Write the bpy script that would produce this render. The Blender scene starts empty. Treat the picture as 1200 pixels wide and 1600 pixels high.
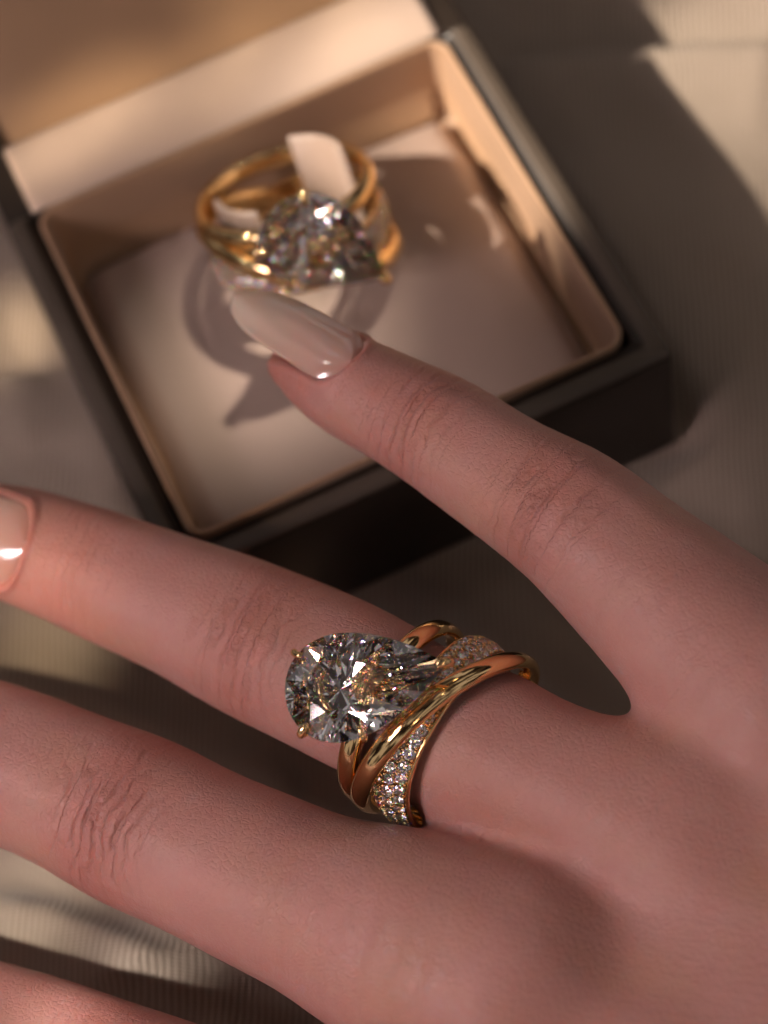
import bpy, bmesh, math, random
import numpy as np
from mathutils import Vector, Matrix

scene = bpy.context.scene
scene.unit_settings.scale_length = 0.01      # one unit is one centimetre
random.seed(7)
rng = np.random.default_rng(7)

# ------------------------------------------------------------------ camera
CAM = np.array([-1.038, -16.94, 31.581])
RR = np.array([[0.90385, -0.41018, -0.12184], [-0.4159, -0.77503, -0.47585], [0.10074, 0.48073, -0.87108]])
FPX = 4093.4


def at(u, v, z):
    """world point at height z seen at photo pixel (u, v)"""
    d = RR.T @ np.array([(u - 600) / FPX, (v - 800) / FPX, 1.0])
    return CAM + d * ((z - CAM[2]) / d[2])


def depth(p):
    return float(RR[2] @ (np.array(p) - CAM))


cam = bpy.data.cameras.new('camera')
cam_o = bpy.data.objects.new('camera', cam)
scene.collection.objects.link(cam_o)
cam.sensor_fit = 'VERTICAL'
cam.sensor_height = 72.0
cam.lens = 72.0 * FPX / 1600.0
cam.clip_start = 0.5
cam.clip_end = 500
m = Matrix.Identity(4)
for i in range(3):
    m[i][0] = RR[0][i]
    m[i][1] = -RR[1][i]
    m[i][2] = -RR[2][i]
    m[i][3] = CAM[i]
cam_o.matrix_world = m
scene.camera = cam_o
cam.dof.use_dof = True
cam.dof.focus_distance = depth(at(575, 1075, 4.3))
cam.dof.aperture_fstop = 0.25

# ------------------------------------------------------------------ world and lamps
world = bpy.data.worlds.new('World')
scene.world = world
world.use_nodes = True
wt = world.node_tree
bg = wt.nodes['Background']
# uneven brown-to-white tiles added around the scene so the gem facets catch light
tc = wt.nodes.new('ShaderNodeTexCoord')
vo = wt.nodes.new('ShaderNodeTexVoronoi'); vo.inputs['Scale'].default_value = 5.0
rp = wt.nodes.new('ShaderNodeValToRGB')
sp = wt.nodes.new('ShaderNodeSeparateColor')
wt.links.new(tc.outputs['Generated'], vo.inputs['Vector'])
wt.links.new(vo.outputs['Color'], sp.inputs[0])
wt.links.new(sp.outputs[0], rp.inputs[0])
rp.color_ramp.interpolation = 'CONSTANT'
els = [(0.0, (0.03, 0.02, 0.018, 1)), (0.22, (0.14, 0.10, 0.085, 1)), (0.42, (0.40, 0.32, 0.30, 1)), (0.64, (1.45, 1.27, 1.25, 1))]
while len(rp.color_ramp.elements) < len(els): rp.color_ramp.elements.new(0.5)
for e, (p_, c_) in zip(rp.color_ramp.elements, els): e.position = p_
for e, (p_, c_) in zip(rp.color_ramp.elements, els): e.color = c_
wt.links.new(rp.outputs[0], bg.inputs[0])
bg.inputs[1].default_value = 0.25

scene.view_settings.view_transform = 'Standard'
scene.view_settings.look = 'None'
scene.view_settings.exposure = 0.0
scene.view_settings.gamma = 1.0
cy = scene.cycles
cy.max_bounces = 24
cy.transmission_bounces = 20
cy.glossy_bounces = 8
cy.diffuse_bounces = 3
cy.transparent_max_bounces = 8
cy.caustics_reflective = False
cy.caustics_refractive = False
cy.blur_glossy = 0.0
cy.sample_clamp_indirect = 60
cy.use_denoising = True


def aim(o, target):
    d = Vector(target) - o.location
    o.rotation_euler = d.to_track_quat('-Z', 'Y').to_euler()


def area(name, loc, target, sx, sy, power, col):
    l = bpy.data.lights.new(name, 'AREA')
    l.shape = 'RECTANGLE'
    l.size, l.size_y = sx, sy
    l.energy = power
    l.color = col
    o = bpy.data.objects.new(name, l)
    scene.collection.objects.link(o)
    o.location = loc
    aim(o, target)
    return o


SUN = Vector((0.80, -0.10, -0.62)).normalized()


def shaft(px, py, z, r, strength, col=(1.0, 0.80, 0.56), blend=0.35, direction=None, dist=60.0, rad=0.5):
    """a shaft of low sunlight, or an added beam, falling on the spot seen at (px, py)"""
    d = Vector(direction).normalized() if direction else SUN
    t = Vector(at(px, py, z))
    l = bpy.data.lights.new('light_shaft', 'SPOT')
    l.energy = strength * 39.5 * dist * dist
    l.spot_size = 2 * math.atan(r / dist)
    l.spot_blend = blend
    l.shadow_soft_size = rad
    l.color = col
    o = bpy.data.objects.new('light_shaft', l)
    scene.collection.objects.link(o)
    o.location = t - d * dist
    aim(o, t)
    return o


BACK = (-0.42, -0.26, -0.90)
for (x_, y_, r_, e_) in ((60, 235, 0.75, 1.5), (190, 165, 0.8, 1.9), (330, 160, 0.7, 1.0), (395, 62, 0.65, 1.8), (540, 18, 0.5, 1.6)):
    shaft(x_, y_, 2.4, r_, e_ * 0.8, blend=0.8, direction=(0.72, 0.36, -0.60), col=(1.0, 0.82, 0.60))
shaft(410, 560, 1.2, 1.15, 2.0, blend=0.3, col=(1.0, 0.86, 0.72), direction=BACK, rad=1.4)
shaft(490, 400, 2.3, 0.55, 0.7, blend=0.7, col=(1.0, 0.84, 0.66), direction=BACK)  # added beam, not sunlight: makes the boxed ring sparkle
shaft(1130, 190, 0.0, 2.9, 2.0, col=(1.0, 0.86, 0.72), blend=0.5)
shaft(850, 10, 0.0, 0.9, 1.0, blend=0.6)
shaft(0, 520, 0.0, 0.9, 1.4, blend=0.7)
LOW = (0.25, 0.32, -0.90)
shaft(40, 1420, 0.0, 1.1, 1.0, blend=0.6, col=(1.0, 0.9, 0.78), direction=LOW)
shaft(230, 1510, 0.1, 0.8, 1.0, blend=0.8, col=(1.0, 0.9, 0.84), direction=LOW)
shaft(60, 1000, 0.0, 1.1, 0.6, blend=0.9, direction=LOW)
shaft(110, 915, 3.0, 1.5, 0.45, blend=1.0, col=(1.0, 0.62, 0.36))

# window panes on the left; lamps added around for gem sparkle and warm fill
for k, (dy, dz) in enumerate([(-5, 0), (5, 0), (-5, 11), (5, 11)]):
    area('window_light', (-21 + dy * 0.2, -7 + dy * 0.42, 20 + dz * 0.42), (2, -1, 2), 4.3, 4.8, 960, (1.0, 0.80, 0.83))
area('added_lamp', (30, 34, 52), (2, 0, 2), 4, 4, 400, (1.0, 0.66, 0.38))
area('added_lamp', (-6, -56, 34), (2, 4, 3), 6, 4, 1200, (1.0, 0.68, 0.46))
area('added_lamp', (20, -14, 62), (2, 0, 2), 2, 2, 300, (1.0, 0.72, 0.48))
area('added_lamp', (-26, 22, 62), (2, 0, 2), 3, 3, 500, (1.0, 0.86, 0.76))
area('added_lamp', (-8, 6, 66), (2, 0, 2), 2, 2, 300, (0.62, 0.74, 1.0))


# ------------------------------------------------------------------ helpers
def link(name, me, mat=None, parent=None, smooth=True):
    o = bpy.data.objects.new(name, me)
    scene.collection.objects.link(o)
    if mat:
        me.materials.clear()
        me.materials.append(mat)
    if parent:
        o.parent = parent
    if smooth:
        me.polygons.foreach_set('use_smooth', [True] * len(me.polygons))
    return o


def mesh(name, V, F):
    me = bpy.data.meshes.new(name)
    me.from_pydata([tuple(map(float, v)) for v in V], [], [tuple(int(i) for i in f) for f in F])
    me.update()
    return me


def tag(o, label=None, cat=None, group=None, kind=None):
    if label: o['label'] = label
    if cat: o['category'] = cat
    if group: o['group'] = group
    if kind: o['kind'] = kind
    return o


def empty(name, loc=(0, 0, 0)):
    o = bpy.data.objects.new(name, None)
    scene.collection.objects.link(o)
    o.location = loc
    o.empty_display_size = 0.3
    return o


def apply_mods(o):
    dg = bpy.context.evaluated_depsgraph_get()
    me = bpy.data.meshes.new_from_object(o.evaluated_get(dg))
    o.modifiers.clear()
    o.data = me
    return o


def grid_mesh(name, P, closed_u=False, closed_v=False):
    """P: (nu, nv, 3) array of points -> quads"""
    nu, nv = P.shape[:2]
    F = []
    for i in range(nu if closed_u else nu - 1):
        for j in range(nv if closed_v else nv - 1):
            a = i * nv + j
            b = i * nv + (j + 1) % nv
            c = ((i + 1) % nu) * nv + (j + 1) % nv
            d = ((i + 1) % nu) * nv + j
            F.append((a, d, c, b))
    return mesh(name, P.reshape(-1, 3), F)


def catmull(P, n):
    """resample control rows P (k, d) with a Catmull-Rom spline, n per span"""
    P = np.array(P, float)
    Q = np.vstack([2 * P[0] - P[1], P, 2 * P[-1] - P[-2]])
    out = []
    for i in range(1, len(Q) - 2):
        for t in np.arange(n) / n:
            a, b, c, d = Q[i - 1], Q[i], Q[i + 1], Q[i + 2]
            out.append(0.5 * (2 * b + (c - a) * t + (2 * a - 5 * b + 4 * c - d) * t ** 2 + (3 * b - a - 3 * c + d) * t ** 3))
    out.append(P[-1])
    return np.array(out)


def tube(P, R, nseg=12, cap=True):
    """tapered tube through points P with radii R: returns V, F"""
    P = np.array(P, float)
    V, F = [], []
    T = np.gradient(P, axis=0)
    T /= np.linalg.norm(T, axis=1)[:, None]
    ref = np.array([0, 0, 1.0]) if abs(T[0][2]) < 0.8 else np.array([1.0, 0, 0])
    for i in range(len(P)):
        n1 = np.cross(T[i], ref); n1 /= np.linalg.norm(n1)
        n2 = np.cross(T[i], n1)
        for k in range(nseg):
            a = 2 * math.pi * k / nseg
            V.append(P[i] + R[i] * (math.cos(a) * n1 + math.sin(a) * n2))
    for i in range(len(P) - 1):
        for k in range(nseg):
            a = i * nseg + k; b = i * nseg + (k + 1) % nseg
            F.append((a, b, b + nseg, a + nseg))
    if cap:
        F.append(tuple(range(nseg))[::-1])
        F.append(tuple((len(P) - 1) * nseg + k for k in range(nseg)))
    return V, F


def merge(parts):
    V, F = [], []
    for v, f in parts:
        o = len(V)
        V.extend(v)
        F.extend([tuple(i + o for i in q) for q in f])
    return V, F


# ------------------------------------------------------------------ materials
class NT:
    def __init__(self, name):
        self.m = bpy.data.materials.new(name)
        self.m.use_nodes = True
        self.t = self.m.node_tree
        self.p = self.t.nodes['Principled BSDF']
        self.out = self.t.nodes['Material Output']

    def n(self, typ, **kw):
        nd = self.t.nodes.new(typ)
        for k, v in kw.items():
            if k.startswith('i_'):
                key = k[2:]
                key = int(key) if key.isdigit() else key.replace('_', ' ')
                nd.inputs[key].default_value = v
            else:
                setattr(nd, k, v)
        return nd

    def l(self, a, b):
        self.t.links.new(a, b)

    def math(self, op, a, b=None, c=None):
        nd = self.t.nodes.new('ShaderNodeMath')
        nd.operation = op
        for i, x in enumerate((a, b, c)):
            if x is None: continue
            if isinstance(x, (int, float)): nd.inputs[i].default_value = x
            else: self.l(x, nd.inputs[i])
        return nd.outputs[0]

    def mix(self, fac, a, b):
        nd = self.t.nodes.new('ShaderNodeMix')
        nd.data_type = 'RGBA'
        for s, x in ((nd.inputs[0], fac), (nd.inputs[6], a), (nd.inputs[7], b)):
            if isinstance(x, (int, float)): s.default_value = x
            elif isinstance(x, tuple): s.default_value = x
            else: self.l(x, s)
        return nd.outputs[2]

    def bump(self, h, strength, dist, normal=None):
        nd = self.n('ShaderNodeBump')
        nd.inputs['Strength'].default_value = strength
        nd.inputs['Distance'].default_value = dist
        self.l(h, nd.inputs['Height'])
        if normal is not None: self.l(normal, nd.inputs['Normal'])
        return nd.outputs[0]

    def set(self, **kw):
        for k, v in kw.items():
            self.p.inputs[k.replace('_', ' ')].default_value = v

    def noise(self, scale, detail=3, vec=None, rough=0.5):
        nd = self.n('ShaderNodeTexNoise')
        nd.inputs['Scale'].default_value = scale
        nd.inputs['Detail'].default_value = detail
        nd.inputs['Roughness'].default_value = rough
        if vec is not None: self.l(vec, nd.inputs['Vector'])
        return nd.outputs['Fac']

    def coord(self, kind='Object'):
        return self.n('ShaderNodeTexCoord').outputs[kind]

    def mapping(self, vec, scale=(1, 1, 1), rot=(0, 0, 0)):
        nd = self.n('ShaderNodeMapping')
        nd.inputs['Scale'].default_value = scale
        nd.inputs['Rotation'].default_value = rot
        self.l(vec, nd.inputs['Vector'])
        return nd.outputs[0]


def mat_cloth():
    t = NT('ribbed_cloth')
    co = t.coord()
    rot = math.radians(24.5)
    warp = t.noise(0.35, 2, co)
    sep = t.n('ShaderNodeSeparateXYZ')
    t.l(t.mapping(co, rot=(0, 0, rot)), sep.inputs[0])
    u = t.math('ADD', sep.outputs[0], t.math('MULTIPLY', warp, 0.35))
    rib = t.math('SINE', t.math('MULTIPLY', u, 2 * math.pi / 0.088))
    v = t.math('SINE', t.math('MULTIPLY', sep.outputs[1], 2 * math.pi / 0.05))
    h = t.math('ADD', t.math('MULTIPLY', rib, t.math('MULTIPLY_ADD', t.noise(2.2, 4, co), 1.6, 0.0)), t.math('MULTIPLY', v, 0.3))
    h = t.math('ADD', h, t.math('MULTIPLY', t.noise(30, 3, co), 1.2))
    big = t.noise(0.5, 3, co)
    c1 = t.mix(big, (0.40, 0.32, 0.245, 1), (0.50, 0.41, 0.325, 1))
    c2 = t.mix(t.math('MULTIPLY', t.math('ADD', rib, 1.0), 0.30), c1, (0.22, 0.16, 0.12, 1))
    t.l(c2, t.p.inputs['Base Color'])
    t.set(Roughness=0.72, Sheen_Weight=0.25, Sheen_Roughness=0.4)
    t.l(t.bump(h, 0.7, 0.014), t.p.inputs['Normal'])
    return t.m


def mat_satin(name, col, rough=0.38, coat=0.0):
    t = NT(name)
    co = t.coord()
    st = t.mapping(co, scale=(6, 60, 30), rot=(0, 0, 0.1))
    h = t.math('ADD', t.noise(2.5, 3, st), t.math('MULTIPLY', t.noise(0.8, 2, co), 1.5))
    v = t.noise(0.6, 3, co)
    dark = tuple(c * 0.86 for c in col) + (1,)
    t.l(t.mix(v, dark, tuple(min(1, c * 1.08) for c in col) + (1,)), t.p.inputs['Base Color'])
    t.set(Roughness=rough, Sheen_Weight=0.3, Coat_Weight=coat, Specular_IOR_Level=0.6)
    t.l(t.bump(h, 0.12, 0.03), t.p.inputs['Normal'])
    return t.m


def mat_leather(name='shaded_leather', a=(0.020, 0.013, 0.009, 1), b=(0.034, 0.024, 0.017, 1)):
    t = NT(name)
    co = t.coord()
    h = t.noise(22, 4, co, 0.6)
    v = t.noise(0.9, 3, co)
    t.l(t.mix(v, a, b), t.p.inputs['Base Color'])
    t.set(Roughness=0.42, Specular_IOR_Level=0.5)
    t.l(t.bump(h, 0.25, 0.01), t.p.inputs['Normal'])
    return t.m


def mat_gold():
    t = NT('polished_gold')
    co = t.coord()
    t.set(Metallic=1.0, Roughness=0.09)
    t.l(t.mix(t.noise(3, 2, co), (0.92, 0.63, 0.29, 1), (0.97, 0.71, 0.37, 1)), t.p.inputs['Base Color'])
    r = t.math('MULTIPLY_ADD', t.noise(14, 4, co), 0.10, 0.05)
    t.l(r, t.p.inputs['Roughness'])
    return t.m


def mat_diamond():
    t = NT('diamond')
    t.t.nodes.remove(t.p)
    prev = None
    w = 0.06      # share of the light that is split into colours
    for col, ior in (((1 - w, 1 - w, 1 - w, 1), 2.417), ((w, 0, 0, 1), 2.395), ((0, w, 0, 1), 2.417), ((0, 0, w, 1), 2.45)):
        g = t.n('ShaderNodeBsdfGlass')
        g.inputs['Color'].default_value = col
        g.inputs['Roughness'].default_value = 0.0
        g.inputs['IOR'].default_value = ior
        if prev is None: prev = g.outputs[0]
        else:
            a = t.n('ShaderNodeAddShader')
            t.l(prev, a.inputs[0]); t.l(g.outputs[0], a.inputs[1])
            prev = a.outputs[0]
    t.l(prev, t.out.inputs['Surface'])
    return t.m


def mat_nail():
    t = NT('glossy_nail_polish')
    at_ = t.n('ShaderNodeAttribute'); at_.attribute_name = 'along'
    co = t.coord()
    f = t.math('ADD', at_.outputs['Fac'], t.math('MULTIPLY', t.noise(4, 2, co), 0.15))
    t.l(t.mix(f, (0.66, 0.36, 0.30, 1), (0.80, 0.64, 0.48, 1)), t.p.inputs['Base Color'])
    t.set(Roughness=0.22, Coat_Weight=1.0, Coat_Roughness=0.03, Coat_IOR=1.9, Subsurface_Weight=0.5, Subsurface_Scale=0.1)
    t.p.inputs['Subsurface Radius'].default_value = (1.0, 0.5, 0.35)
    return t.m


def mat_skin():
    t = NT('skin')
    co = t.coord()
    def attr(nm):
        a = t.n('ShaderNodeAttribute'); a.attribute_name = nm
        return a.outputs['Fac']
    ks, kw, ka, red, ax = attr('joint_s'), attr('across'), attr('joint_amount'), attr('redness'), attr('along')
    # --- joint creases
    n1 = t.math('SUBTRACT', t.noise(1.6, 4, co), 0.5)
    n2 = t.math('SUBTRACT', t.noise(7, 3, co), 0.5)
    w2 = t.math('MULTIPLY', kw, kw)
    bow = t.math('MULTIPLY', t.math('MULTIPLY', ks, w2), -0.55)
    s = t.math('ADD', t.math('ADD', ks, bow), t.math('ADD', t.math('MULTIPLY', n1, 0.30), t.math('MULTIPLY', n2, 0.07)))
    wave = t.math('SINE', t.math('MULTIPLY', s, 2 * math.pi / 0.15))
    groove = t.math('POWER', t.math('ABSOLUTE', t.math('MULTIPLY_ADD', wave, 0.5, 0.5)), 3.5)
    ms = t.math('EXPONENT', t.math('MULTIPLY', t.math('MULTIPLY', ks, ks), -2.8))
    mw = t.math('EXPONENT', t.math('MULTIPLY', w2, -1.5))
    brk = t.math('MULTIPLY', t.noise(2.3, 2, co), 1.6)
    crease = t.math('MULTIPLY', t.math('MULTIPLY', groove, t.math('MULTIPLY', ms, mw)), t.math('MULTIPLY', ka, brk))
    # --- fine skin: lines across the finger and small cells
    cmb = t.n('ShaderNodeCombineXYZ')
    t.l(t.math('MULTIPLY', ax, 9.0), cmb.inputs[0])
    t.l(t.math('MULTIPLY', kw, 2.2), cmb.inputs[1])
    lines = t.math('MULTIPLY', t.noise(1.6, 5, cmb.outputs[0], 0.65), attr('on_finger'))
    vor = t.n('ShaderNodeTexVoronoi'); vor.feature = 'DISTANCE_TO_EDGE'
    vor.inputs['Scale'].default_value = 13
    nv = t.n('ShaderNodeTexNoise'); nv.inputs['Scale'].default_value = 5
    t.l(co, nv.inputs['Vector'])
    mv = t.n('ShaderNodeVectorMath'); mv.operation = 'MULTIPLY_ADD'
    mv.inputs[1].default_value = (0.12, 0.12, 0.12)
    t.l(nv.outputs['Color'], mv.inputs[0]); t.l(co, mv.inputs[2])
    t.l(mv.outputs[0], vor.inputs['Vector'])
    cells = t.math('MINIMUM', t.math('MULTIPLY', vor.outputs['Distance'], 4.0), 1.0)
    fine = t.math('ADD', t.math('MULTIPLY', lines, 1.35), t.math('MULTIPLY', cells, 0.30))
    fine = t.math('ADD', fine, t.math('MULTIPLY', t.noise(40, 2, co), 0.4))
    hatch = t.noise(1.5, 5, t.mapping(t.mapping(co, rot=(0, 0, math.radians(38))), scale=(1.6, 9, 6)), 0.65)
    fine = t.math('ADD', fine, t.math('MULTIPLY', hatch, t.math('MULTIPLY_ADD', attr('on_finger'), -0.9, 1.3)))
    b1 = t.bump(fine, 0.55, 0.024)
    b2 = t.bump(t.math('MULTIPLY', crease, -1.0), 0.75, 0.042, b1)
    t.l(b2, t.p.inputs['Normal'])
    # --- colour
    big = t.noise(0.55, 3, co)
    mid = t.noise(2.2, 4, co)
    base = t.mix(big, (0.56, 0.275, 0.225, 1), (0.67, 0.37, 0.325, 1))
    base = t.mix(t.math('MULTIPLY', mid, 0.65), base, (0.50, 0.185, 0.155, 1))
    wrm = t.n('ShaderNodeMapRange'); wrm.inputs[1].default_value = 0.48; wrm.inputs[2].default_value = 0.72
    t.l(t.noise(0.8, 3, t.mapping(co, rot=(0.5, 0.3, 1.0))), wrm.inputs[0])
    base = t.mix(t.math('MULTIPLY', wrm.outputs[0], 0.40), base, (0.60, 0.31, 0.18, 1))
    spk = t.noise(11, 4, co, 0.7)
    base = t.mix(t.math('MULTIPLY', spk, 0.35), base, (0.68, 0.43, 0.36, 1))
    base = t.mix(t.math('MULTIPLY', red, 0.6), base, (0.52, 0.165, 0.125, 1))
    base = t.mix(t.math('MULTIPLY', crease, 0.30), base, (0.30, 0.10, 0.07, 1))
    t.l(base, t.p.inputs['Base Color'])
    rgh = t.math('MULTIPLY_ADD', t.noise(6, 3, co), 0.24, 0.30)
    t.l(rgh, t.p.inputs['Roughness'])
    t.set(Subsurface_Weight=0.55, Subsurface_Scale=0.16, Specular_IOR_Level=0.42)
    t.p.inputs['Subsurface Radius'].default_value = (1.0, 0.38, 0.24)
    return t.m


M_CLOTH = mat_cloth()
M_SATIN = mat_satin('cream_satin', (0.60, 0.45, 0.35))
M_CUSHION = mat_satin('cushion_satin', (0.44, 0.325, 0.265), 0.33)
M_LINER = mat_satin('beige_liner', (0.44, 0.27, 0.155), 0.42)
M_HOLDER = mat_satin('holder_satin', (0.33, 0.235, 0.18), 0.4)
M_PANEL = mat_satin('shaded_satin', (0.36, 0.215, 0.115), 0.5)  # cream satin darkened: the lid's shade is put into its colour
M_LEATHER = mat_leather()  # near-black: the shadow on the box front is put into the leather colour
M_RIM = mat_leather('brown_rim', (0.075, 0.056, 0.040, 1), (0.11, 0.085, 0.064, 1))
M_GOLD = mat_gold()
M_DIAMOND = mat_diamond()
M_NAIL = mat_nail()
M_SKIN = mat_skin()

# ------------------------------------------------------------------ the cloth under everything
BW, BD, BH, BM = 6.2, 5.745, 2.38, 0.45      # box well width, depth, rim height, rim width
SHELF = 1.32


def seg_dist(X, Y, pts):
    best = np.full(X.shape, 1e9); side = np.zeros(X.shape); tt = np.zeros(X.shape)
    tot = 0
    for (a, b) in zip(pts[:-1], pts[1:]):
        a = np.array(a[:2]); b = np.array(b[:2]); d = b - a; L = np.linalg.norm(d); d = d / L
        s = np.clip((X - a[0]) * d[0] + (Y - a[1]) * d[1], 0, L)
        qx = X - a[0] - s * d[0]; qy = Y - a[1] - s * d[1]
        dd = np.hypot(qx, qy)
        m_ = dd < best
        best = np.where(m_, dd, best)
        side = np.where(m_, np.sign(d[0] * qy - d[1] * qx), side)
        tt = np.where(m_, tot + s, tt)
        tot += L
    return best, side, tt, tot


def build_cloth():
    xs = np.arange(-26, 30.01, 0.11); ys = np.arange(-24, 30.01, 0.11)
    X, Y = np.meshgrid(xs, ys, indexing='ij')
    Z = np.zeros_like(X)
    for k in range(16):
        a = rng.uniform(0, math.pi); f = rng.uniform(0.3, 1.3)
        Z += 0.12 / f * 0.5 * np.sin(f * (X * math.cos(a) + Y * math.sin(a)) + rng.uniform(0, 6))
    folds = [
        ([(700, 105), (800, 92), (950, 84), (1100, 86), (1300, 96)], 0.42, 0.10, 1.3, 1),
        ([(1250, 420), (1120, 400), (1000, 420)], 0.16, 0.5, 0.9, 1),
        ([(-80, 600), (60, 585), (150, 560)], 0.34, 0.18, 0.8, 1),
        ([(-60, 700), (60, 660), (140, 650)], 0.14, 0.2, 0.6, -1),
        ([(-80, 1405), (80, 1440), (200, 1490), (330, 1560)], 0.5, 0.28, 1.0, 1),
        ([(60, 1600), (260, 1500), (420, 1480)], 0.22, 0.12, 0.8, -1),
        ([(380, 1150), (440, 1200), (480, 1290)], 0.16, 0.1, 0.4, 1),
        ([(860, 930), (940, 1000), (1000, 1090)], 0.14, 0.2, 0.6, 1),
        ([(1250, 700), (1120, 660), (1070, 640)], 0.12, 0.3, 0.9, 1),
        ([(1230, 860), (1100, 760), (1000, 760)], 0.16, 0.4, 0.8, 1),
    ]
    for pts, h, w1, w2, sg in folds:
        W = [at(u, v, 0.1) for u, v in pts]
        d, s, tt, tot = seg_dist(X, Y, W)
        w = np.where(s * sg > 0, w1, w2)
        taper = np.clip(np.minimum(tt, tot - tt) / 1.0, 0, 1) * 0.8 + 0.2
        Z += h * taper * np.exp(-(d / w) ** 2)
    # the cloth lies flat under the box
    dx = np.maximum(np.maximum(-BM - X, X - BW - BM), 0); dy = np.maximum(np.maximum(-BM - Y, Y - BD - SHELF - 0.6), 0)
    dd = np.hypot(dx, dy)
    k = np.clip(dd / 0.7, 0, 1); k = k * k * (3 - 2 * k)
    Z = (Z + 0.02) * k - 0.02 * (1 - k)
    P = np.stack([X, Y, Z], -1)
    me = grid_mesh('cloth', P)
    o = link('cloth', me, M_CLOTH)
    tag(o, 'ribbed beige cloth with soft folds spread under the box and hand', kind='structure')
    # make sure the normals look up
    me.flip_normals() if me.polygons[0].normal.z < 0 else None
    return o


build_cloth()


# ------------------------------------------------------------------ the ring box
def rrect(x0, y0, x1, y1, r, n=6):
    pts = []
    for (cx, cy_, a0) in ((x1 - r, y1 - r, 0), (x0 + r, y1 - r, 90), (x0 + r, y0 + r, 180), (x1 - r, y0 + r, 270)):
        for k in range(n + 1):
            a = math.radians(a0 + 90 * k / n)
            pts.append((cx + r * math.cos(a), cy_ + r * math.sin(a)))
    return np.array(pts)


def loft(name, rings, mat, parent, cap_top=False, cap_bottom=False):
    """rings: list of (outline pts Nx2, z)"""
    N = len(rings[0][0])
    V = [(p[0], p[1], z) for pts, z in rings for p in pts]
    F = []
    for i in range(len(rings) - 1):
        for k in range(N):
            a = i * N + k; b = i * N + (k + 1) % N
            F.append((a, b, b + N, a + N))
    if cap_bottom: F.append(tuple(range(N))[::-1])
    if cap_top: F.append(tuple((len(rings) - 1) * N + k for k in range(N)))
    return link(name, mesh(name, V, F), mat, parent)


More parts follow.
